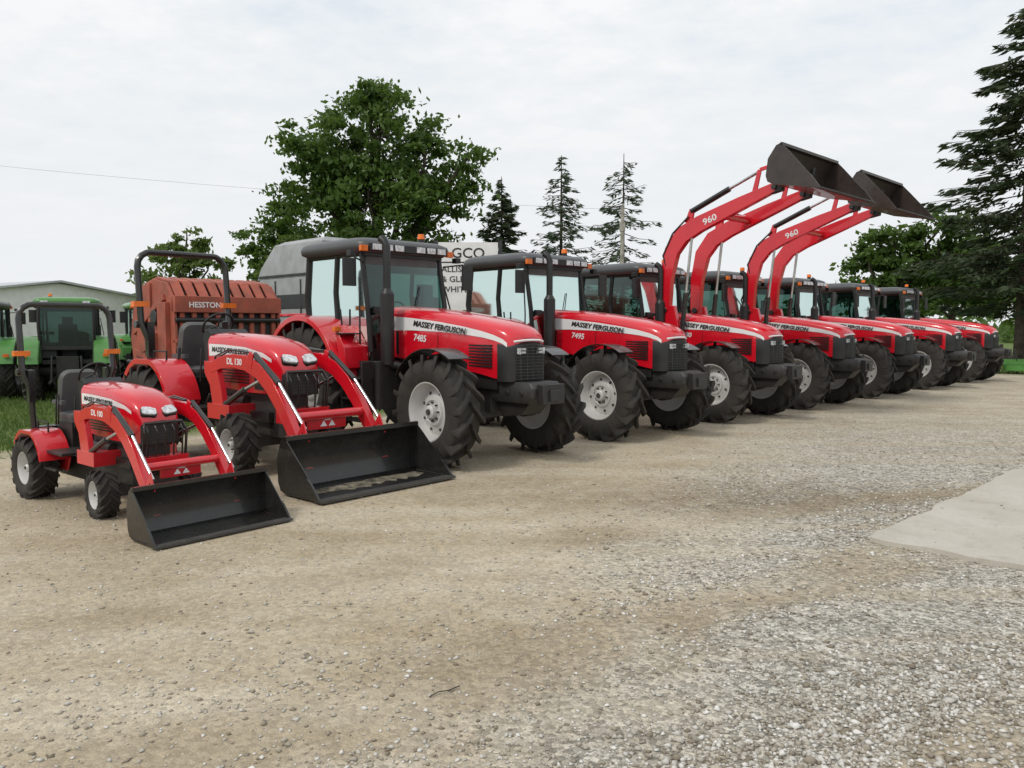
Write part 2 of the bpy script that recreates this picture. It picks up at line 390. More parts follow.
    for sd in(-1,1):
        cx,cz=-2.95,.93
        arc=[R(a) for a in range(8,172,8)]
        o=[(cx+1.06*math.cos(a),cz+1.03*math.sin(a)) for a in arc]; i_=[(cx+1.03*math.cos(a),cz+1.0*math.sin(a)) for a in arc]
        y0,y1=sorted((sd*.70,sd*1.20)); b.strip(o,i_,y0,y1,0)
        y0,y1=sorted((sd*1.196,sd*1.23))
        i2=[(cx+.98*math.cos(a),cz+.95*math.sin(a)) for a in arc]
        b.strip(o,i2,y0,y1,0)
        y0,y1=sorted((sd*.70,sd*.735)); b.prism([(cx-.95,1.15)]+o[::-1]+[(cx+.95,1.15)],y0,y1,0)
        b.prism([(cx+1.0,1.15),(cx+1.12,1.20),(cx+1.10,1.50),(cx+.85,1.80)],min(sd*.72,sd*1.12),max(sd*.72,sd*1.12),0)
        b.box(cx-1.06,cx-1.02,sd*1.05-.08,sd*1.05+.08,1.35,1.45,2)
    parts.append(('rear_fenders',b.mesh('rear_fenders',[paint,BLACK,AMBER]),.006))
    b=MB()
    for sd in(-1,1):
        arc=[R(a) for a in range(58,152,6)]
        o=[(.80*math.cos(a),.72+.80*math.sin(a)) for a in arc]; i_=[(.785*math.cos(a),.72+.785*math.sin(a)) for a in arc]
        y0,y1=sorted((sd*.76,sd*1.11)); b.strip(o,i_,y0,y1,0)
        b.tube([(-.2,sd*.7,.8),(-.22,sd*.66,1.3),(-.1,sd*.8,1.5)],.03,8,0)
    parts.append(('front_fenders',b.mesh('front_fenders',[BLACKG]),0))
    return parts
BIG=big_parts(RED); BIGG=big_parts(GREEN,False,GREEN); BIGK=big_parts(GREEN,False,ROOF)
def big(name,ax,rz,parts,sc=1.,label=None,wf=W_F,wr=W_R,steer=0):
    e=empty(name,(ax[0],ax[1],0),rz,sc)
    for n,me,bv in parts: put(me,n,e,bevel=bv)
    rf=.73 if wf is W_F else .66
    for y in(-.95,.95): wheel(wf,'front_wheel',e,0,y,rf-.015,random.uniform(0,6),steer)
    for y in(-.97,.97): wheel(wr,'rear_wheel',e,-2.95,y,.94-.015,random.uniform(0,6))
    if label:
        sl=.105
        text('MASSEY FERGUSON',.11,BLACK,e,sideM(-1.15,-.437,1.805,sl,1.15),bold=.03,shear=.2)
        text(label,.13,SILV,e,sideM(-1.15,-.430,1.60,sl*.8,1.1),bold=.02,shear=.1)
        text('MASSEY FERGUSON',.11,BLACK,e,sideM(-.15,.437,1.735,sl,1.15,True),bold=.03,shear=.2)
    return e
def bucket(b,px,pz,width,d,h,tilt=0,mi=0,mi2=1,th=.015):
    M=Matrix.Translation((px,0,pz))@Matrix.Rotation(tilt,4,'Y')
    pr=[(d,0),(.16*d,.0),(.05*d,.05*h),(0,.18*h),(-.02*d,.6*h),(.08*d,.93*h),(.16*d,h)]
    L,Q=thick2(pr,[th]*len(pr)); b.strip(L,Q,-width/2,width/2,mi,M)
    side=[(d*.98,.012),(.16*d,.012),(.05*d,.07*h),(.01*d,.2*h),(-.01*d,.6*h),(.09*d,.92*h),(.17*d,h*.99),(.34*d,h*.80),(.80*d,.26*h)]
    for y in(-width/2,width/2-.012): b.prism(side,y,y+.012,mi,M)
    b.box(d-.14*d,d+.03,-width/2-.012,width/2+.012,-.012,.012,mi2,M)
    b.box(.14*d,.14*d+.05,-width/2,width/2,h-.03,h+.015,mi,M)
    for y in(-width/2-.014,width/2-.004): b.prism([(d*1.0,0),(d*.8,0),(.7*d,.36*h),(.78*d,.30*h)],y,y+.018,mi,M)
    for y in(-.28*width,-.2*width,.2*width,.28*width): b.prism([(-.02,.1*h),(-.12,.25*h),(-.12,.55*h),(-.0,.75*h)],y-.01,y+.01,mi,M)

def loader_mesh():
    b=MB()
    for sd in(-1,1):
        y=sd*.56
        pts=[(-1.38,2.12),(-1.36,2.75),(-1.24,3.28),(-1.0,3.58),(-.62,3.76),(.25,4.06),(.92,4.28)]
        L,Q=thick2(pts,[.22,.26,.31,.33,.31,.24,.16]); b.strip(L,Q,y-.065,y+.065,0)
        b.prism([(-1.15,.95),(-.85,.95),(-.98,1.5),(-1.16,2.2),(-1.48,2.25),(-1.48,2.05),(-1.3,1.4)],y-.05,y+.05,0)
        b.prism([(-1.3,.8),(-.6,.8),(-.75,1.1),(-1.2,1.1)],min(sd*.3,sd*.58),max(sd*.3,sd*.58),2)
        b.cyl((-1.38,y-.09,2.12),(-1.38,y+.09,2.12),.06,mi=1)
        b.cyl((.92,y-.1,4.28),(.92,y+.1,4.28),.05,mi=1)
        b.cyl((-1.02,y,1.45),(-.92,y,2.45),.05,mi=1); b.cyl((-.92,y,2.45),(-.80,y,3.55),.028,mi=3)
        b.prism(thick([(-.88,3.80),(-.80,4.06)],[.16,.1]),y-.03,y+.03,0)
        b.cyl((-.82,y,4.02),(.0,y,4.36),.055,mi=1); b.cyl((.0,y,4.36),(.60,y,4.60),.028,mi=3)
        b.prism(thick([(.52,4.2),(.62,4.62)],[.1,.08]),y-.05,y-.02,0); b.prism(thick([(.62,4.62),(1.08,4.70)],[.07,.07]),y-.05,y-.02,0)
        b.tube([(-1.3,y+.03*sd,2.8),(-1.42,y+.07*sd,3.2),(-1.2,y+.07*sd,3.62),(-.85,y+.06*sd,3.92)],.02,6,1)
        b.tube([(-1.42,y,1.95),(-1.6,y,2.4),(-1.38,y,2.9)],.02,6,1)
    b.cyl((-.2,-.56,3.90),(-.2,.56,3.90),.08,mi=0)
    for y0,y1 in((-.62,-.5),(.5,.62)): b.prism([(.85,4.16),(1.06,4.2),(1.12,4.76),(1.0,4.76)],y0,y1,2)
    b.cyl((.98,-.6,4.66),(.98,.6,4.66),.035,mi=2)
    m1=b.mesh('loader_frame',[RED,BLACKG,BLACK,CHROME])
    b=MB(); bucket(b,1.0,4.27,2.25,1.02,.68,R(11),0,1,.02)
    m2=b.mesh('raised_bucket',[BUCKB,DARK])
    return m1,m2
LM1,LM2=loader_mesh()
A0=Vector((-.28,10.77))
offs=[0,2.41,4.75,7.15,9.75,12.5,15.2]
labs=['7485','7495','7480','7480','7485','8650','8660']
for i,(o,l) in enumerate(zip(offs,labs)):
    ld=i in(2,3)
    e=big('tractor_with_front_loader' if ld else 'tractor',(A0.x+o,A0.y+o),-45+random.uniform(-.8,.8),BIG,1.0,l,steer=random.uniform(-.05,.05))
    if ld:
        put(LM1,'loader_frame',e,bevel=.008); put(LM2,'loader_bucket',e)
        text('960',.17,SILV,e,sideM(-.50,-.632,3.72,-R(18),1.2),bold=.02)
        text('960',.17,SILV,e,sideM(-.1,.632,3.86,R(18)*-1,1.2,True),bold=.02)
big('green_utility_tractor',(-11.65,21.5),113,BIGG,.80,None,W_GF,W_GR)
big('green_utility_tractor',(-13.95,21.6),111,BIGK,.78,None,W_GF,W_GR)
big('green_utility_tractor',(-9.3,21.6),-55,BIGG,.80,None,W_GF,W_GR)

# ------------------------------------------------------------------ compact tractors
def compact(name,loc,rz,sc,wf,wr,rf,rr,bw,label,llabel,tw=.60,sand=True,bd=.72):
    e=empty(name,(loc[0],loc[1],0),rz,sc)
    wb=-1.95
    H=[(-1.08,.31,1.60,.98),(-.7,.31,1.595,.95),(-.2,.305,1.57,.92),(.15,.29,1.51,.92),(.33,.27,1.43,.92),(.43,.245,1.33,.93),(.47,.215,1.24,.95)]
    b=MB(); b.loft([hring(*r,rc=.12) for r in H],0); put(b.mesh('hood',[RED],50),'hood',e)
    b=MB()
    b.loft([hring(.38,.25,1.21,.90,.06),hring(.46,.235,1.19,.90,.06),hring(.49,.20,1.16,.91,.06)],1)
    for k in range(6): b.box(.45,.50,-.18,.18,.935+k*.036,.943+k*.036,4)
    for sd in(-1,1):
        M=Matrix.Translation((.418,sd*.125,1.318))@Matrix.Rotation(R(40),4,'Y')@Matrix.Rotation(sd*R(10),4,'Z')
        b.loft([rrect(-.05,.075,-.085,.085,.035,z) for z in(-.03,.02,.028)],3,M=M)
        b.loft([rrect(-.062,.087,-.097,.097,.04,z) for z in(-.03,.008)],1,M=M)
        vs=[];xs=[-1.05,-.7,-.2,.15,.30]
        for x in xs:
            w=interp(H,x,1)+.005; zt=interp(H,x,2); k=(x+1.05)/1.35
            vs+=[(x,sd*w,zt-.122),(x,sd*w,zt-.122-(.15-.11*k))]
        b.add(vs,[(2*i,2*i+2,2*i+3,2*i+1) for i in range(4)],0)
        for k in range(6):
            z=1.02+k*.035; b.box(-.85,-.15,sd*.308-.006,sd*.308+.006,z,z+.018,1)
        b.box(-.1,.2,sd*.290-.008,sd*.290+.008,.96,1.18,1)
    put(b.mesh('hood_trim',[SILV,BLACK,AMBER,LENS,DARK]),'hood_trim',e)
    text(label,.085,BLACK,e,sideM(-.98,-.317,1.385,.03,1.1),bold=.03,shear=.2)
    b=MB()
    b.box(-2.2,-1.0,-.2,.2,rr-.18,rr+.12,0); b.box(-1.0,.3,-.2,.2,rf+.05,.95,0); b.box(.1,.5,-.2,.2,rf+.05,rf+.22,0)
    b.box(-.08,.08,-tw+.12,tw-.12,rf-.06,rf+.08,0); b.cyl((wb,-tw,rr),(wb,tw,rr),.11,mi=0)
    for sd in(-1,1): b.cyl((0,sd*(tw-.2),rf),(0,sd*(tw-.06),rf),.12,mi=0)
    b.cyl((-.8,-.25,.8),(-.3,-.25,.8),.07,mi=1); b.box(-.7,-.3,.2,.27,.6,.9,1)
    b.prism([(-1.08,1.0),(-1.08,1.60),(-1.18,1.66),(-1.30,1.60),(-1.26,1.3),(-1.22,1.0)][::-1],-.26,.26,1)
    b.tube([(-1.22,0,1.5),(-1.38,0,1.68)],.028,8,1)
    b.box(-1.62,-.98,-.62,.62,.66,.70,1); b.box(-1.5,-1.1,-.66,-.60,.45,.48,1); b.box(-1.5,-1.48,-.66,-.60,.45,.68,1)
    for y in(-.34,.34): b.tube([(-1.1,y,.72),(-1.0,y,.86)],.02,6,1)
    b.box(-2.0,-1.5,-.28,.28,.66,1.04,1)
    for y,x in((-.4,-1.72),(-.34,-1.8),(.4,-1.7),(-.36,-1.2)): b.tube([(x,y,1.0),(x+.05,y,1.42)],.012,6,1)
    for sd in(-1,1):
        b.tube([(-2.2,sd*.2,rr-.1),(-2.75,sd*.36,rr-.12)],.03,8,1); b.tube([(-2.2,sd*.2,rr+.2),(-2.5,sd*.33,rr+.22),(-2.52,sd*.33,rr-.1)],.022,8,1)
    c=Vector((-1.40,0,1.70)); u=Vector((.6,0,.8)).normalized(); w_=Vector((0,1,0))
    b.tube([tuple(c+(u*math.cos(a)+w_*math.sin(a))*.2) for a in [2*math.pi*k/22 for k in range(22)]],.016,7,1,closed=True)
    for a in(0,2.1,4.2): b.tube([tuple(c),tuple(c+(u*math.cos(a)+w_*math.sin(a))*.2)],.011,6,1)
    put(b.mesh('chassis_and_controls',[DARK,BLACK]),'chassis_and_controls',e,bevel=.006)
    b=MB()
    b.loft([rrect(-2.04,-1.56,-.25,.25,.08,z) for z in(1.04,1.06)]+[rrect(-2.05,-1.53,-.27,.27,.1,z) for z in(1.09,1.14)]+[rrect(-2.0,-1.6,-.2,.2,.1,1.165)],0)
    M=Matrix.Translation((-2.03,0,1.12))@Matrix.Rotation(R(-76),4,'Y')
    b.loft([rrect(0,.62,-.24,.24,.1,-.05,6),rrect(-.02,.64,-.26,.26,.13,-.02,6),rrect(-.02,.64,-.26,.26,.13,.04,6),rrect(.05,.56,-.18,.18,.12,.075,6)],0,M=M)
    for sd in(-1,1): b.box(-2.0,-1.65,sd*.31-.03,sd*.31+.03,1.28,1.33,0)
    put(b.mesh('seat',[SEATG],45),'seat',e)
    b=MB()
    for sd in(-1,1):
        R1=rr+.09
        y0,y1=sorted((sd*.33,sd*(tw+.14)))
        ar=[R(a) for a in range(14,152,6)]
        def fp(k): 
            return [(wb+k*R1*math.cos(a),min(rr+k*R1*math.sin(a),rr+R1*.95*k)) for a in ar]
        b.strip(fp(1.03),fp(.99),y0,y1,0)
        y0,y1=sorted((sd*(tw+.135),sd*(tw+.16))); b.strip(fp(1.03),fp(.93),y0,y1,0)
        y0,y1=sorted((sd*.33,sd*.36))
        b.prism([(wb-.5,rr+.0)]+fp(1.02)[::-1]+[(wb+R1*.8,rr-.05)],y0,y1,0)
        b.box(wb-.42,wb-.40,sd*(tw)-.05,sd*(tw)+.05,rr+R1*.5,rr+R1*.5+.07,2)
        b.tube([(wb-.1,sd*(tw-.05),rr+R1*.93),(wb-.1,sd*(tw-.05),rr+R1*.93+.13),(wb+.25,sd*(tw-.05),rr+R1*.93+.13),(wb+.25,sd*(tw-.05),rr+R1*.93)],.013,6,1)
    put(b.mesh('rear_fenders',[RED,BLACK,AMBER]),'rear_fenders',e,bevel=.005)
    b=MB(); hw=.62; zt=2.68
    pts=[(-2.22,-hw*.80,.75),(-2.22,-hw*.86,1.5),(-2.24,-hw,1.75),(-2.3,-hw,2.47)]
    pts+=[(-2.3-.01,-hw+.18*(1-math.cos(a)),2.47+.2*math.sin(a)) for a in [R(x) for x in(25,50,75,90)]]
    full=pts+[(x,-y,z) for x,y,z in pts[::-1]]
    b.tube(full,.042,10,0)
    for sd in(-1,1):
        b.box(-2.27,-2.17,sd*hw*.84-.045,sd*hw*.84+.045,1.3,1.75,0); b.box(-2.3,-2.1,sd*.3-.2,sd*.3+.2,.8,.95,0)
        b.box(-2.3,-2.2,sd*hw*1.0-.10 ,sd*hw*1.0+.1,1.95,2.02,1); b.cyl((-2.29,sd*hw-.06,1.72),(-2.29,sd*hw+.06,1.72),.05,mi=0)
    put(b.mesh('roll_bar',[BLACKG,AMBER]),'roll_bar',e,bevel=0)
    b=MB(); ly=.50
    for sd in(-1,1):
        y=sd*ly
        pts=[(-.62,1.20),(-.38,1.27),(-.10,1.30),(.18,1.28),(.44,1.20),(.66,1.05),(.86,.84),(1.18,.42),(1.30,.20)]
        L,Q=thick2(pts,[.12,.14,.155,.17,.175,.175,.16,.13,.10]); b.strip(L,Q,y-.04,y+.04,0)
        b.prism([(-.55,.62),(-.30,.62),(-.38,.95),(-.50,1.28),(-.76,1.28),(-.76,1.14),(-.64,1.0)],y-.035,y+.035,0)
        b.prism([(-.7,.60),(-.2,.60),(-.2,.78),(-.7,.78)],min(sd*.2,sd*.54),max(sd*.2,sd*.54),0)
        b.box(-.9,.2,sd*.24-.03,sd*.24+.03,.58,.70,2)
        b.cyl((-.42,y+.0,.75),(.1,y+.0,.98),.036,mi=1); b.cyl((.1,y,.98),(.5,y,1.12),.02,mi=3)
        b.cyl((.32,y,1.38),(.80,y,1.08),.034,mi=1); b.cyl((.80,y,1.08),(1.28,y,.62),.019,mi=3)
        b.prism(thick([(.26,1.24),(.32,1.40)],[.12,.08]),y-.045,y-.03,0)
        b.prism(thick([(1.12,.42),(1.30,.66),(1.38,.5)],[.05,.06,.05]),y-.05,y-.035,0)
        b.tube([(.2,y,1.40),(-.2,y+.02*sd,1.43),(-.55,y,1.34),(-.72,y*.9,1.05)],.012,6,1)
        b.tube([(.2,y*.93,1.40),(-.25,y*.93,1.42),(-.6,y*.93,1.31),(-.75,y*.8,.95)],.012,6,1)
    b.cyl((.98,-ly,.72),(.98,ly,.72),.05,mi=0)
    b.box(.92,.96,-.25,.25,.56,.74,0)
    for y in(-.22,-.11,0,.11,.22): b.tube([(.56,y,.75),(.60,y,1.08),(.54,y,1.16)],.011,6,1)
    b.tube([(.54,-.27,.7),(.60,-.27,1.08),(.54,-.24,1.18),(.54,.24,1.18),(.60,.27,1.08),(.54,.27,.7)],.018,8,1)
    b.box(.40,.58,-.3,.3,.60,.76,0)
    put(b.mesh('loader_frame',[RED,BLACKG,BLACK,CHROME]),'loader_frame',e,bevel=.006)
    text(llabel,.10,SILV,e,sideM(-.22,-.5415,1.262,.02,1.1),bold=.02)
    b=MB()
    for y,z,k in((0,.685,.045),(-.055,.62,.045),(.055,.62,.045)):
        b.add([(.9665,y-k,z-.03),(.9665,y+k,z-.03),(.9665,y,z+.035)],[(0,1,2)],0)
    put(b.mesh('emblem',[WHITE]),'emblem',e)
    b=MB(); bucket(b,1.34,.03,bw,bd,.56,0,0,1,.014)
    put(b.mesh('loader_bucket',[BLACKG,DARK]),'loader_bucket',e)
    if sand:
        b=MB(); rings=[]
        for k in range(22):
            y=-bw/2+.12+(bw-.22)*k/21; q=random.random(); s_=max(0,math.sin(k/21*math.pi))**.5
            rings.append([(1.52+.06*q,y,.040),(1.56+.05*q,y,.040+.016*s_),(1.66,y,.041+.022*s_*q),(1.70+.16*s_*random.random(),y,.040),(1.5+.05*q,y,.0385)])
        b.loft(rings,0); put(b.mesh('sand_residue',[TAN]),'sand_residue',e)
    for sd in(-1,1):
        wheel(wf,'front_wheel',e,0,sd*tw*.95,rf-.01,random.uniform(0,6),R(-4))
        wheel(wr,'rear_wheel',e,wb,sd*(tw+.05),rr-.01,random.uniform(0,6))
    return e
compact('compact_loader_tractor',(-2.94,10.02),-41.5,1.06,W_CF,W_CR,.36,.60,1.74,'MASSEY FERGUSON','DL 130')
compact('subcompact_loader_tractor',(-3.60,7.72),-40,.76,W_AF,W_AR,.30,.43,1.66,'MASSEY FERGUSON','DL 100',tw=.56,sand=False,bd=.64)

# ------------------------------------------------------------------ round baler
def baler():
    e=empty('round_baler',(-6.35,16.6,0),-45,.98)
    b=MB()
    pr=[(1.05,.75),(1.12,1.5),(1.05,2.35),(.75,2.68),(.1,2.78),(-.5,2.66),(-1.0,2.25),(-1.2,1.6),(-1.05,.95),(-.6,.55),(.5,.5)][::-1]
    for y in(-1.12,1.06): b.prism(pr,y,y+.06,0)
    inn=[(x*.94,.06+z*.965) for x,z in pr]
    b.prism(inn,-1.06,1.06,1)
    for k in range(9):
        y=-.96+k*.24
        b.box(1.02,1.10,y-.045,y+.045,.85,2.1,0); 
        L,Q=thick2([(1.04,2.38),(.74,2.70),(.1,2.80),(-.5,2.69),(-.98,2.3)],[.05]*5); b.strip(L,Q,y-.09,y+.09,0)
    b.box(.98,1.14,-1.12,1.12,2.1,2.42,0); b.box(1.0,1.16,-1.12,1.12,.7,.85,0); b.box(1.0,1.15,-1.12,1.12,1.5,1.58,0)
    b.box(.5,.9,-1.22,-1.12,.8,2.3,0); b.box(-.1,.02,-1.17,-1.12,.55,2.7,0)
    b.prism(thick([(.7,2.4),(-.9,1.7)],[.12,.12]),-1.18,-1.12,0); b.prism(thick([(.8,1.1),(-.9,1.3)],[.14,.14]),-1.18,-1.12,0)
    b.cyl((-.35,-1.2,1.6),(-.35,-1.12,1.6),.3,mi=0,seg=24); b.cyl((.3,-1.22,2.0),(.3,-1.12,2.0),.16,mi=3)
    for z in(1.35,1.95): b.cyl((1.1,-1.1,z),(1.1,1.1,z),.05,mi=3)
    b.prism([(.6,.55),(1.0,.55),(2.6,.62),(2.6,.5),(1.0,.4),(.6,.4)][::-1],-.1,.1,0)
    b.cyl((-1.0,-1.26,1.1),(.4,-1.26,1.0),.04,mi=3)
    b.box(.2,.5,-1.35,-1.1,1.05,1.7,0)
    put(b.mesh('baler_body',[RED2,DARK,BLACK,BLACK]),'baler_body',e,bevel=.01)
    text('HESSTON',.15,SILV,e,Matrix.Translation((1.146,-.85,2.2))@Matrix.Rotation(math.pi/2,4,'Z')@Matrix.Rotation(math.pi/2,4,'X'),bold=.02)
    for sd in(-1,1): put(W_AR,'wheel',e,(-.1,sd*1.3,.41),(0,0,math.pi if sd>0 else 0))
baler()

# ------------------------------------------------------------------ combine
def combine():
    e=empty('combine_harvester',(-5.0,22.0,0),-45)
    b=MB()
    b.prism([(-2.6,1.3),(-3.0,2.0),(-2.9,2.6),(-1.4,3.05),(1.6,3.05),(1.6,1.1),(-1.8,1.0)][::-1],-1.3,1.3,0)
    b.loft([[(x,y,z) for x,y in((x0,-w),(x1,-w),(x1,w),(x0,w))] for x0,x1,w,z in((-1.7,1.5,1.25,3.05),(-1.5,1.5,1.25,3.35),(-.9,1.5,1.15,3.95),(-.6,1.4,1.0,4.05))],0)
    b.box(-2.8,1.6,-1.33,-1.30,2.05,2.12,2); b.box(-2.6,1.2,-1.32,-1.30,2.25,2.62,1)
    for x in(-1.9,-.6,.7): b.box(x-.02,x+.02,-1.328,-1.3,1.15,3.0,3)
    b.box(-1.6,1.4,-1.30,-1.26,3.1,3.16,3)
    b.tube([(1.2,1.5,2.9),(-3.4,1.7,3.1)],.18,14,0)
    b.prism([(1.6,1.3),(3.8,.4),(3.8,1.0),(1.9,2.0)],-.6,.6,0)
    b.loft([rrect(1.65,3.1,-.95,.95,.2,z) for z in(3.45,3.5,3.62,3.66)],1)
    b.box(1.6,2.9,-.9,.9,1.85,2.0,1)
    for x in(1.65,2.9):
        for y in(-.88,.88): b.tube([(x,y,2.0),(x,y,3.5)],.05,8,3)
    b.box(-2.9,-2.7,-1.1,-.8,1.9,2.1,4)
    put(b.mesh('combine_body',[SILVP,BLACK,RED,DARK,AMBER]),'combine_body',e,bevel=.03)
    b=MB(); b.box(1.66,2.92,-.88,.88,2.0,3.46,0); put(b.mesh('cab_glass',[GLASS]),'cab_glass',e)
    text('GLEANER',.30,WHITE,e,sideM(-2.3,-1.325,2.33),bold=.02)
    for sd in(-1,1):
        put(W_R,'drive_wheel',e,(1.3,sd*1.6,.95),(0,0,math.pi if sd>0 else 0),(1.02,1.2,1.02)); put(W_F,'steer_wheel',e,(-2.0,sd*1.4,.72),(0,0,math.pi if sd>0 else 0))
combine()

# ------------------------------------------------------------------ dealer sign
def sign():
    e=empty('dealer_sign',(-1.12,20.5,0),2)
    b=MB()
    b.box(-.76,.76,-.05,.05,2.2,3.92,0)
    for x in(-.82,.82): b.box(x-.05,x+.05,-.07,.07,0,3.97,1)
    b.box(-.76,.76,-.056,-.05,3.40,3.43,2)
    put(b.mesh('sign_board',[WHITE,DARK,BLACK]),'sign_board',e)
    def T(s,z,sz): text(s,sz,BLACK,e,Matrix.Translation((-.68,-.056,z))@Matrix.Rotation(math.pi/2,4,'X')@Matrix.Diagonal((1.05,1,1,1)),bold=.01)
    T('AGCO',3.53,.36); T('ALLIS',3.17,.21); T('& GLEANER',2.92,.21); T('WHITE',2.66,.21)
sign()
# ------------------------------------------------------------------ shed, pole, mower
SHEDROOF=mat('shed_roof',(.50,.52,.54),.5,var=.05)
def shed(name,loc,rz,L,W,h,hr):
    e=empty(name,loc,rz)
    b=MB()
    b.box(-L/2,L/2,-W/2,W/2,0,h,0)
    b.prism([(-W/2,h),(W/2,h),(0,hr)],-L/2,L/2,0,Matrix.Rotation(math.pi/2,4,'Z'))
    for k in range(int(L/.9)): x=-L/2+.45+k*.9; b.box(x-.02,x+.02,-W/2-.03,-W/2,0,h,0)
    put(b.mesh('walls',[WHITE]),'walls',e)
    b=MB()
    b.prism([(-W/2-.35,h-.12),(0,hr+.06),(W/2+.35,h-.12),(W/2+.35,h-.0),(0,hr+.18),(-W/2-.35,h)][::-1],-L/2-.3,L/2+.3,0,Matrix.Rotation(math.pi/2,4,'Z'))
    put(b.mesh('roof',[SHEDROOF]),'roof',e)
    b=MB(); b.box(-1.8,1.8,-W/2-.06,-W/2-.03,0,h*.8,0); b.box(3,4,-W/2-.06,-W/2-.03,1.2,2.2,0); put(b.mesh('doors',[ROOF]),'doors',e)
shed('white_shed',(-32,50,0),-28,12,16,3.3,4.3)
shed('white_shed',(-22,80,0),-5,20,10,3.0,4.2)
e=empty('utility_pole',(6.3,46,0))
b=MB(); b.cyl((0,0,0),(0,0,8.6),.15,.10,seg=10); b.box(-.15,.15,-.12,.12,7.2,7.7,0); b.cyl((.05,0,8.5),(.05,0,8.75),.05,seg=8)
put(b.mesh('pole',[WOOD]),'pole',e)
e=empty('power_line',(0,0,0)); b=MB()
P0=Vector((-42,46,12.3)); P1=Vector((6.3,46,8.4)); 
b.tube([tuple(P0.lerp(P1,t)-Vector((0,0,.5*4*t*(1-t)))) for t in [k/20 for k in range(21)]],.006,5,0)
put(b.mesh('wire',[DARK]),'wire',e)
def mower():
    e=empty('riding_mower',(18.9,30.2,0),-30)
    b=MB(); b.loft([rrect(-.2,.75,-.62,.62,.2,z) for z in(.14,.2,.3,.34)],0); b.box(-.9,.5,-.3,.3,.35,.55,0)
    b.loft([rrect(-.95,-.35,-.35,.35,.12,z) for z in(.5,.55,.8,.86)],0); b.box(-.3,.15,-.25,.25,.55,.68,1); b.box(-.36,-.25,-.25,.25,.65,1.1,1)
    b.tube([(-.6,-.35,.5),(-.6,-.35,1.5),(-.6,.35,1.5),(-.6,.35,.5)],.03,8,1)
    b.tube([(.2,-.3,.5),(.1,-.3,.95)],.02,6,1); b.tube([(.2,.3,.5),(.1,.3,.95)],.02,6,1)
    put(b.mesh('body',[GREEN,BLACK]),'body',e)
    for x,y,s in((-.6,-.5,.65),(-.6,.5,.65),(.9,-.4,.4),(.9,.4,.4)): put(W_AR,'wheel',e,(x,y,.43*s),(0,0,0 if y<0 else math.pi),(s,)*3)
mower()

# ------------------------------------------------------------------ vegetation
def quads_obj(V,name,m,parent=None):
    n=len(V)//4; me=bpy.data.meshes.new(name)
    me.vertices.add(n*4); me.vertices.foreach_set('co',V.astype(np.float32).ravel())
    me.loops.add(n*4); me.loops.foreach_set('vertex_index',np.arange(n*4,dtype=np.int32))
    me.polygons.add(n); me.polygons.foreach_set('loop_start',np.arange(0,n*4,4,dtype=np.int32))
    me.update(calc_edges=True); me.materials.append(m); me.validate()
    return put(me,name,parent)
def leafquads(C,size,up=.35,asp=.6,dirs=None):
    n=len(C); a=rng.normal(size=(n,3)) if dirs is None else dirs
    a/=np.linalg.norm(a,axis=1)[:,None]
    nrm=rng.normal(size=(n,3)); nrm[:,2]+=up*2; b=np.cross(nrm,a); b/=np.linalg.norm(b,axis=1)[:,None]+1e-9
    s=(size*rng.uniform(.6,1.4,n))[:,None]
    a=a*s; b=b*s*asp
    V=np.empty((n,4,3)); V[:,0]=C-a; V[:,1]=C-b*.9; V[:,2]=C+a; V[:,3]=C+b*.9
    return V.reshape(-1,3)
def decid(name,loc,blobs,trunk_h,tr,nper,m,leaf=.17,cl=.75,per=90,shell=.45):
    e=empty(name,loc)
    b=MB(); top=Vector((0,0,trunk_h))
    b.tube([(0,0,-.2),(.05,.02,trunk_h*.5),tuple(top)],tr,10,0,r1=tr*.75)
    C=[]
    for (dx,dy,dz,rx,ry,rz) in blobs:
        c=Vector((dx,dy,dz)); mid=top.lerp(c,.5)+Vector((random.uniform(-.4,.4),random.uniform(-.4,.4),.3))
        b.tube([tuple(top-Vector((0,0,.3))),tuple(mid),tuple(c),tuple(c+Vector((dx*.1,dy*.1,rz*.7)))],tr*.5,7,0,r1=.03)
        vol=rx*ry*rz; k=max(6,int(nper*vol**.72))
        for _ in range(k):
            d=rng.normal(size=3); d/=np.linalg.norm(d); r=shell+(1-shell)*random.random()**.6
            p=np.array([dx,dy,dz])+d*np.array([rx,ry,rz])*r*random.uniform(.86,1.12)
            if random.random()<.3: b.tube([tuple(c+Vector(d)*.2),tuple(Vector((c+Vector(p))/2)+Vector((0,0,.1))),tuple(p)],.05,4,0,r1=.012)
            sc=cl*random.uniform(.45,1.25)
            n=int(per*random.uniform(.6,1.3))
            q=rng.normal(size=(n,3))*np.array([sc,sc,sc*.5])*.55+p
            C.append(q)
    put(b.mesh('trunk_and_limbs',[BARK]),'trunk_and_limbs',e)
    quads_obj(leafquads(np.concatenate(C),leaf,.5),'foliage',m,e); return e
decid('deciduous_tree',(-7.3,45,0),[(0,0,12.3,3.1,3.0,2.9),(-2.8,0,11.2,2.7,2.8,2.3),(-3.4,.5,8.9,2.4,2.6,2.0),(2.4,0,10.6,1.9,2.4,2.3),(2.2,0,7.9,2.3,2.6,2.1),(-.5,-1,8.5,3.2,3,2.6),(-.7,0,14.3,1.6,1.6,1.2),(4.5,.3,9.2,1.1,1.2,1.2),(4.9,0,11.2,1.0,.9,.65),(.2,0,5.6,4.0,3,1.7),(-3.3,0,5.8,1.8,2,1.5)],4.2,.42,6.2,LEAF,.17,.8,82)
decid('deciduous_tree',(-14.4,50,0),[(0,0,8.0,1.5,1.6,1.3),(-1.2,0,6.6,1.5,1.5,1.5),(1.2,0,6.8,1.4,1.4,1.6),(0,0,5,2.3,2,1.4),(.8,0,9.2,.8,.9,.7)],3.2,.22,8,LEAF,.17,.6,75)
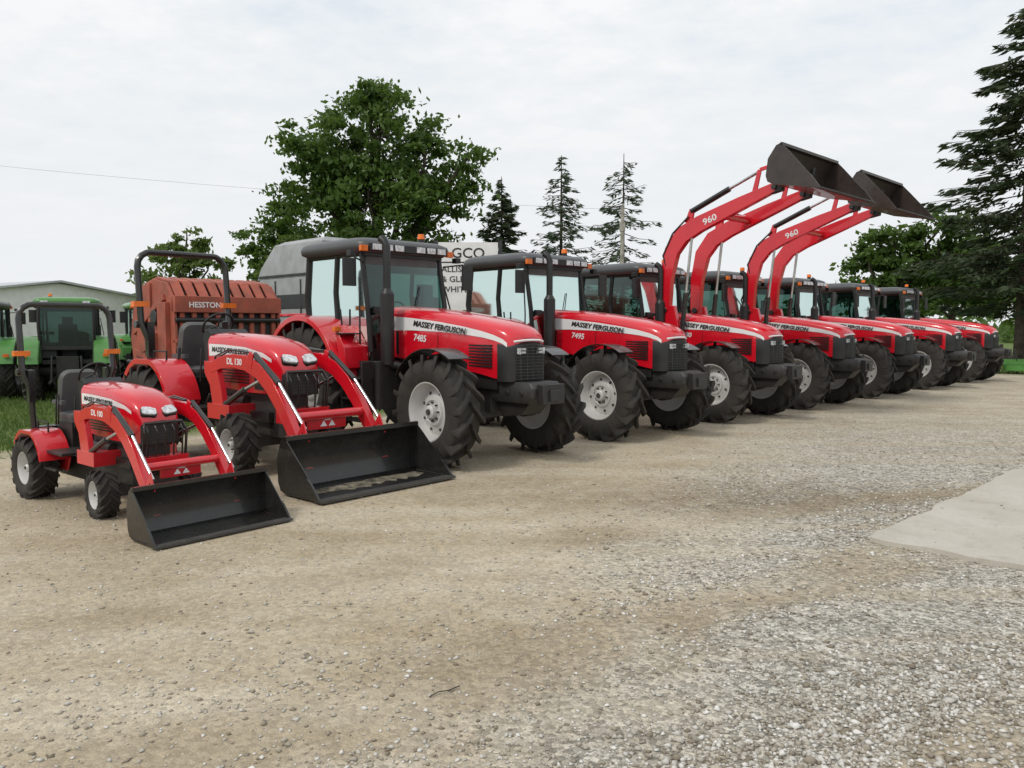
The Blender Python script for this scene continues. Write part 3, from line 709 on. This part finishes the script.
decid('deciduous_tree',(-21.0,52,0),[(-.7,0,6.2,2.0,1.8,1.3),(1.3,0,5.4,1.7,1.6,1.2),(-2.0,0,4.5,1.5,1.5,1.2),(0,0,7.4,1.0,1,.8),(.5,0,4,2.6,2,1.2)],2.6,.2,6.5,LEAF2,.17,.6,62)
decid('deciduous_tree',(-11.2,43,0),[(-.6,0,5.2,1.4,1.4,1.3),(1.0,0,4.6,1.3,1.3,1.1),(-1.5,0,4.2,1.2,1.2,1.1)],2.0,.15,8,LEAF2,.15,.5,70)
decid('deciduous_tree',(20.9,44,0),[(0,0,6.0,2.0,2,1.5),(-1.3,0,4.9,1.5,1.8,1.4),(2.4,0,5.6,2.0,2,1.9),(0,0,3.6,3.0,2,1.6),(2.4,0,7.0,1.5,1.5,1.2),(4.6,0,4.6,2,2,2.2)],2.6,.25,7,LEAF,.17,.65,75)
decid('deciduous_tree',(27.5,50,0),[(0,0,5.0,3,2,2.5),(3,0,4.5,3,2,2.5),(-3,0,3.8,2.4,2,2)],2.6,.25,6,LEAF,.2,.7,70)
def conifer(name,loc,H,Lm,m,base=.8,step=.42,dens=1.,size=.2,droop=.25,pw=.85,nb=8):
    e=empty(name,loc); b=MB()
    b.tube([(0,0,-.2),(0,0,H*.5),(0,0,H)],H*.016,8,0,r1=.02)
    C=[];D=[]
    z=base
    while z<H-.1:
        f=(z-base)/(H-base); 
        for k in range(nb if f<.85 else 5):
            az=random.uniform(0,2*math.pi); L=max(.25,Lm*(1-f)**pw*random.uniform(.6,1.15))
            if f<.12: L*=.8
            z0=z+random.uniform(-step,step)*.5
            d=np.array([math.cos(az),math.sin(az),0.])
            dr=droop*random.uniform(.3,1.4)
            def pt(t): return np.array([0,0,z0])+d*L*t+np.array([0,0,-dr*L*t*1.3+.5*droop*L*t**3*1.4])
            if L>.6: b.tube([tuple(pt(t)) for t in(0,.5,1)],.03,4,0,r1=.008)
            n=int(26*L*dens)+3
            t=rng.uniform(.12,1.05,n)**.8
            P=np.array([pt(x) for x in t]); side=np.array([-d[1],d[0],0])
            wv=(1.05-t)*L*.26+.10
            s=rng.uniform(-1,1,n)
            P=P+side*(s*wv)[:,None]; P[:,2]-=rng.uniform(0,.22,n)+np.abs(s)*.08
            C.append(P); dd=d*1.0+side*np.sign(s)[:,None]*.8+np.array([0,0,-.35])+rng.normal(size=(n,3))*.25; D.append(dd)
        z+=step*random.uniform(.8,1.2)
    put(b.mesh('trunk_and_branches',[BARK]),'trunk_and_branches',e)
    quads_obj(leafquads(np.concatenate(C),size,.3,.26,np.concatenate(D)),'foliage',m,e)
conifer('spruce_tree',(-.65,50,0),11.0,2.9,NEEDD,base=1.5,dens=1.5,size=.22,pw=.7)
conifer('spruce_tree',(3.05,50,0),12.3,3.3,NEED,base=2,dens=.85,step=.60,size=.19,pw=.70,nb=7)
conifer('spruce_tree',(6.9,50,0),12.4,3.8,NEED,base=2,dens=.70,step=.68,size=.19,pw=.66,nb=7)
conifer('pine_tree',(22.6,35.5,0),16.0,4.7,NEEDD,base=2.6,dens=1.1,step=.52,size=.24,pw=.5,droop=.18,nb=9)
def treeline():
    C=[]
    for k in range(700):
        a=random.uniform(-48,60); d=random.uniform(95,125); x=math.sin(R(a))*d; y=math.cos(R(a))*d
        hh=2.2+1.6*math.sin(a*.7)+1.2*math.sin(a*1.9+1)
        z=random.uniform(.3,max(.8,hh)); C.append(rng.normal(size=(26,3))*np.array([1.5,1.5,.6])+np.array([x,y,z]))
    quads_obj(leafquads(np.concatenate(C),.5),'distant_treeline',LEAF)
treeline()

# ------------------------------------------------------------------ ground
def ground():
    me=bpy.data.meshes.new('ground'); S=900
    me.from_pydata([(-S,-S,0),(S,-S,0),(S,S,0),(-S,S,0)],[],[(0,1,2,3)])
    m,t,b=nt('gravel_ground')
    tc=N(t,'ShaderNodeTexCoord'); co=tc.outputs['Object']
    sp=N(t,'ShaderNodeSeparateXYZ'); t.links.new(co,sp.inputs[0]); X,Y=sp.outputs['X'],sp.outputs['Y']
    n1=noise(t,co,.9,4,.6); n2=noise(t,co,3.2,5,.65); n3=noise(t,co,.42,4,.6)
    mp=N(t,'ShaderNodeMapping'); mp.inputs['Rotation'].default_value=(0,0,R(-33)); mp.inputs['Scale'].default_value=(.22,.95,1); t.links.new(co,mp.inputs[0])
    ns=noise(t,mp.outputs[0],1.0,5,.6)
    mp2=N(t,'ShaderNodeMapping'); mp2.inputs['Rotation'].default_value=(0,0,R(-40)); mp2.inputs['Scale'].default_value=(.10,2.2,1); t.links.new(co,mp2.inputs[0])
    ns2=noise(t,mp2.outputs[0],1.0,3,.5)
    # paired wheel tracks: long curved bands swinging in front of the row
    def track(cx,cy,rad,w):
        ax=math_(t,'SUBTRACT',X,cx); ay=math_(t,'SUBTRACT',Y,cy)
        r=math_(t,'SQRT',math_(t,'ADD',math_(t,'MULTIPLY',ax,ax),math_(t,'MULTIPLY',ay,ay)))
        r=math_(t,'ADD',r,math_(t,'MULTIPLY_ADD',n2,.3,-.15))
        q=math_(t,'ABSOLUTE',math_(t,'SUBTRACT',math_(t,'ABSOLUTE',math_(t,'SUBTRACT',r,rad)),.9))
        return maprange(t,q,w*.5,w*1.3,1.,0.)
    tk=math_(t,'MAXIMUM',track(14.,-18.,27.2,.26),track(-30.,46.,52.5,.24))
    tk=math_(t,'MULTIPLY',tk,maprange(t,n1,.38,.6,.25,1.))
    d=math_(t,'SUBTRACT',X,math_(t,'MULTIPLY_ADD',Y,.42,-1.9))
    d=math_(t,'ADD',d,math_(t,'MULTIPLY_ADD',n1,3.6,-1.8))
    mk=math_(t,'MULTIPLY',maprange(t,d,-.5,1.6),maprange(t,Y,9.,17.,1.,.25))
    mk=math_(t,'MULTIPLY',mk,maprange(t,ns2,.38,.50,.45,1.))
    mk=math_(t,'MULTIPLY',mk,maprange(t,tk,0,1,1.,.3))
    tan=mixc(t,maprange(t,ns,.36,.62),(.385,.315,.215),(.52,.455,.35))
    tan=mixc(t,maprange(t,ns2,.45,.60,0,.40),tan,(.37,.295,.20))
    tan=mixc(t,maprange(t,n2,.40,.7,0,.7),tan,(.47,.42,.325))
    tan=mixc(t,maprange(t,n3,.48,.62,0,.55),tan,(.31,.245,.16))
    grey=mixc(t,maprange(t,n2,.3,.7),(.33,.305,.255),(.49,.465,.415))
    c=mixc(t,mk,tan,grey)
    c=mixc(t,math_(t,'MULTIPLY',tk,.5),c,(.285,.225,.15))
    dx=math_(t,'SUBTRACT',X,2.7); dy=math_(t,'SUBTRACT',Y,8.3)
    rr=math_(t,'SQRT',math_(t,'ADD',math_(t,'MULTIPLY',math_(t,'MULTIPLY',dx,dx),.22),math_(t,'MULTIPLY',math_(t,'MULTIPLY',dy,dy),1.5)))
    rr=math_(t,'ADD',rr,math_(t,'MULTIPLY_ADD',n2,1.6,-.8))
    c=mixc(t,maprange(t,rr,.2,1.6,.62,0.),c,(.19,.15,.10))
    def vor(s):
        v=N(t,'ShaderNodeTexVoronoi'); v.inputs['Scale'].default_value=s; t.links.new(co,v.inputs['Vector']); return v
    v1=vor(34); v2=vor(85)
    def val(v):
        s=N(t,'ShaderNodeSeparateColor'); t.links.new(v.outputs['Color'],s.inputs[0]); return s.outputs[0]
    s1=maprange(t,val(v1),0,1,.52,1.45); s2=maprange(t,val(v2),0,1,.70,1.26)
    mul=math_(t,'MULTIPLY',s1,s2)
    mul=math_(t,'ADD',math_(t,'MULTIPLY',math_(t,'SUBTRACT',mul,1.),math_(t,'MULTIPLY_ADD',mk,.68,.34)),1.)
    cmb=N(t,'ShaderNodeCombineColor')
    for i in range(3): t.links.new(mul,cmb.inputs[i])
    c=mixc(t,1.,c,cmb.outputs[0],'MULTIPLY')
    g1=math_(t,'SUBTRACT',Y,X); g1=math_(t,'ADD',g1,math_(t,'MULTIPLY_ADD',n1,3.,-1.5))
    g2=math_(t,'ADD',math_(t,'ADD',X,Y),math_(t,'MULTIPLY_ADD',n1,3.,-1.5))
    gm=math_(t,'MAXIMUM',maprange(t,g1,17.9,18.9),maprange(t,g2,47.5,49))
    gc=mixc(t,maprange(t,n2,.3,.7),(.085,.13,.035),(.16,.20,.07))
    c=mixc(t,gm,c,gc)
    t.links.new(c,b.inputs['Base Color']); b.inputs['Roughness'].default_value=.95; b.inputs['Specular IOR Level'].default_value=.15
    h=math_(t,'MULTIPLY',math_(t,'SUBTRACT',.6,v1.outputs['Distance']),math_(t,'MULTIPLY_ADD',mk,.8,.2))
    h=math_(t,'ADD',h,math_(t,'MULTIPLY',v2.outputs['Distance'],-.35))
    h=math_(t,'ADD',h,math_(t,'MULTIPLY',n2,1.6)); h=math_(t,'ADD',h,math_(t,'MULTIPLY',ns2,1.8)); h=math_(t,'SUBTRACT',h,math_(t,'MULTIPLY',tk,.8))
    bp=N(t,'ShaderNodeBump'); bp.inputs['Strength'].default_value=.85; bp.inputs['Distance'].default_value=.014
    t.links.new(h,bp.inputs['Height']); t.links.new(bp.outputs[0],b.inputs['Normal'])
    me.materials.append(m); put(me,'ground')
ground()
def slab():
    m,t,b=nt('concrete')
    tc=N(t,'ShaderNodeTexCoord'); co=tc.outputs['Object']
    a=noise(t,co,1.1,5,.6); f=noise(t,co,60,3,.7); g=noise(t,co,4.,5,.7)
    c=mixc(t,maprange(t,a,.3,.7),(.43,.395,.33),(.55,.52,.46)); c=mixc(t,maprange(t,f,.3,.7,0,.35),c,(.32,.29,.24)); c=mixc(t,maprange(t,g,.52,.7,0,.35),c,(.30,.26,.20))
    t.links.new(c,b.inputs['Base Color']); b.inputs['Roughness'].default_value=.9
    bp=N(t,'ShaderNodeBump'); bp.inputs['Strength'].default_value=.3; bp.inputs['Distance'].default_value=.004; t.links.new(f,bp.inputs['Height']); t.links.new(bp.outputs[0],b.inputs['Normal'])
    q=MB(); n=60
    L,Wd=14,9
    pts=[(L*k/n,random.uniform(-.03,.04)) for k in range(n+1)]+[(L,-Wd),(0,-Wd)]+[(random.uniform(-.04,.03),-Wd+Wd*k/60) for k in range(1,60)]
    k=len(pts); vs=[(x,y,.04) for x,y in pts]+[(x,y,-.05) for x,y in pts]
    q.add(vs,[tuple(range(k))]+[(i,(i+1)%k,k+(i+1)%k,k+i) for i in range(k)],0)
    for xx in(4.6,9.2): q.box(xx-.006,xx+.006,-Wd,-.05,.0395,.0412,1)
    put(q.mesh('concrete_slab',[m,DARK]),'concrete_slab',None,(3.0,6.55,0),(0,0,R(44.5)),bevel=.006)
slab()
def stones():
    base=np.array([(1,0,0),(-1,0,0),(0,1,0),(0,-1,0),(0,0,1),(0,0,-1)],float)
    F=np.array([(0,2,4),(2,1,4),(1,3,4),(3,0,4),(2,0,5),(1,2,5),(3,1,5),(0,3,5)])
    n=170000
    Y=3.0+ (rng.random(n)**1.6)*12; X=(rng.random(n)-.5)*1.36*Y
    d=X-(.42*Y-1.9)+rng.normal(size=n)*.55+np.sin(X*2.1+Y)*.35+np.sin(Y*3.3-X*1.7)*.3
    trk=np.sin((X*.62-Y*.79)*3.1+.6*np.sin(X*.8+Y*.5))
    mk=np.clip((d+.6)/2.2,0,1)*np.clip((15-Y)/7,.0,1)*np.clip(.75+.4*trk,.25,1)
    clump=.5+.5*np.sin(X*1.3+2*np.sin(Y*.9))*np.sin(Y*1.7+X*.6)
    p=.05+.45*mk*(.6+.4*clump)
    for cx,cy,rad in((14.,-18.,27.2),(-30.,46.,52.5)):
        q=np.abs(np.abs(np.hypot(X-cx,Y-cy)-rad)-.9); p=p*np.where(q<.2,.4,1.)
    keep=rng.random(n)<p
    X,Y,mk=X[keep],Y[keep],mk[keep]
    u=((X-3.0)+(Y-6.55))/1.414; w=((X-3.0)-(Y-6.55))/1.414
    on=(u>-.02)&(w>-.02); kk=~on|(rng.random(len(X))<.03); X,Y,mk=X[kk],Y[kk],mk[kk]; onz=np.where(on[kk],.04,0)
    n=len(X); s=(.0050+.0100*rng.random(n)**2.2+.0045*mk)*rng.uniform(.8,1.25,n)
    big_=rng.random(n)<.008; s[big_]*=1.9
    V=base[None]*rng.uniform(.6,1.35,(n,6,1)); V=V+rng.normal(size=(n,6,3))*.14
    V[:,:,2]*=.6; a=rng.random(n)*6.28; ca,sa=np.cos(a),np.sin(a)
    el=rng.uniform(.75,1.4,n)[:,None]
    x=V[:,:,0]*el; y=V[:,:,1]
    V2=np.stack([x*ca[:,None]-y*sa[:,None],x*sa[:,None]+y*ca[:,None],V[:,:,2]],2)*s[:,None,None]
    V2[:,:,0]+=X[:,None]; V2[:,:,1]+=Y[:,None]; V2[:,:,2]+=(s*.25+onz)[:,None]
    Fa=(F[None]+6*np.arange(n)[:,None,None]).reshape(-1)
    me=bpy.data.meshes.new('gravel'); me.vertices.add(n*6); me.vertices.foreach_set('co',V2.astype(np.float32).ravel())
    nf=n*8; me.loops.add(nf*3); me.loops.foreach_set('vertex_index',Fa.astype(np.int32)); me.polygons.add(nf); me.polygons.foreach_set('loop_start',np.arange(0,nf*3,3,dtype=np.int32))
    me.update(calc_edges=True)
    m,t,b=nt('stone'); g=N(t,'ShaderNodeNewGeometry'); r=N(t,'ShaderNodeValToRGB'); cr=r.color_ramp
    cr.elements[0].color=(.20,.165,.12,1); cr.elements[1].color=(.72,.70,.66,1)
    e=cr.elements.new(.35); e.color=(.38,.34,.275,1); e=cr.elements.new(.78); e.color=(.52,.50,.46,1)
    t.links.new(g.outputs['Random Per Island'],r.inputs[0]); t.links.new(r.outputs[0],b.inputs['Base Color']); b.inputs['Roughness'].default_value=.9
    me.materials.append(m); put(me,'gravel'); print('stones',n)
stones()
b=MB(); b.tube([(-.40,3.74,.008),(-.36,3.78,.014),(-.31,3.80,.012),(-.26,3.85,.012)],.0030,6,0); put(b.mesh('twig',[BARK]),'twig')
def grass():
    P=[]
    n=80000
    X=rng.uniform(-22,-5.5,n); Y=rng.uniform(9,30,n); k=(Y-X+rng.normal(size=n)*.5>18.3)&(X/Y>-.75)&(X/Y<-.40)
    P.append(np.stack([X[k],Y[k]],1))
    n=30000; X=rng.uniform(16,34,n); Y=rng.uniform(24,42,n); k=(X+Y+rng.normal(size=n)*.5>48.2)&(X/Y<.75); P.append(np.stack([X[k],Y[k]],1))
    P=np.concatenate(P); n=len(P); h=rng.uniform(.05,.13,n); w=rng.uniform(.006,.014,n)
    a=rng.random(n)*6.28; dx=np.cos(a)*w; dy=np.sin(a)*w; lx=rng.normal(size=n)*.035; ly=rng.normal(size=n)*.035
    V=np.zeros((n,4,3)); V[:,0]=np.stack([P[:,0]-dx,P[:,1]-dy,0*h],1); V[:,1]=np.stack([P[:,0]+dx,P[:,1]+dy,0*h],1)
    V[:,2]=np.stack([P[:,0]+lx+dx*.3,P[:,1]+ly+dy*.3,h],1); V[:,3]=np.stack([P[:,0]+lx-dx*.3,P[:,1]+ly-dy*.3,h],1)
    quads_obj(V.reshape(-1,3),'grass',GRASS)
grass()

# ------------------------------------------------------------------ world, sun, camera
w=bpy.data.worlds.new('World'); scene.world=w; w.use_nodes=True; t=w.node_tree
bg=t.nodes['Background']; bg.inputs['Strength'].default_value=.1
sky=N(t,'ShaderNodeTexSky'); sky.sky_type='NISHITA'; sky.sun_disc=False; sky.sun_elevation=R(48)
SD=Vector((-.55,-.62,.92)).normalized(); sky.sun_rotation=math.atan2(SD.x,SD.y)
tc=N(t,'ShaderNodeTexCoord'); sp=N(t,'ShaderNodeSeparateXYZ'); t.links.new(tc.outputs['Generated'],sp.inputs[0])
z=math_(t,'MAXIMUM',sp.outputs['Z'],.03)
px=math_(t,'DIVIDE',sp.outputs['X'],math_(t,'ADD',z,.16)); py=math_(t,'DIVIDE',sp.outputs['Y'],math_(t,'ADD',z,.16))
cm=N(t,'ShaderNodeCombineXYZ'); t.links.new(px,cm.inputs[0]); t.links.new(py,cm.inputs[1])
mp=N(t,'ShaderNodeMapping'); mp.inputs['Scale'].default_value=(1.1,1.3,1); mp.inputs['Rotation'].default_value=(0,0,.5); t.links.new(cm.outputs[0],mp.inputs[0])
nA=noise(t,mp.outputs[0],1.2,8,.6); nB=noise(t,mp.outputs[0],6.,6,.62)
f=math_(t,'ADD',math_(t,'MULTIPLY',nA,.66),math_(t,'MULTIPLY',nB,.34))
f=maprange(t,f,.38,.60,.0,1.)
blue=mixc(t,.84,sky.outputs[0],(8.2,8.95,9.5))
hi=mixc(t,f,blue,(9.6,9.65,9.7))
hz=maprange(t,sp.outputs['Z'],.10,.42,1.,0.)
c=mixc(t,math_(t,'MULTIPLY',hz,.88),hi,(8.6,8.8,9.0))
t.links.new(c,bg.inputs['Color'])
s=bpy.data.lights.new('sun','SUN'); s.energy=1.5; s.angle=R(10); s.color=(1,.95,.86)
so=bpy.data.objects.new('sun',s); scene.collection.objects.link(so); so.rotation_euler=(-SD).to_track_quat('-Z','Y').to_euler()
cd=bpy.data.cameras.new('camera'); cd.lens=28; cd.sensor_width=36; cd.clip_end=3000; cd.clip_start=.05
co=bpy.data.objects.new('camera',cd); scene.collection.objects.link(co); co.location=(0,0,1.8); co.rotation_euler=(R(90-4.17),0,0)
scene.camera=co
scene.view_settings.view_transform='Standard'; scene.view_settings.look='None'; scene.view_settings.exposure=0
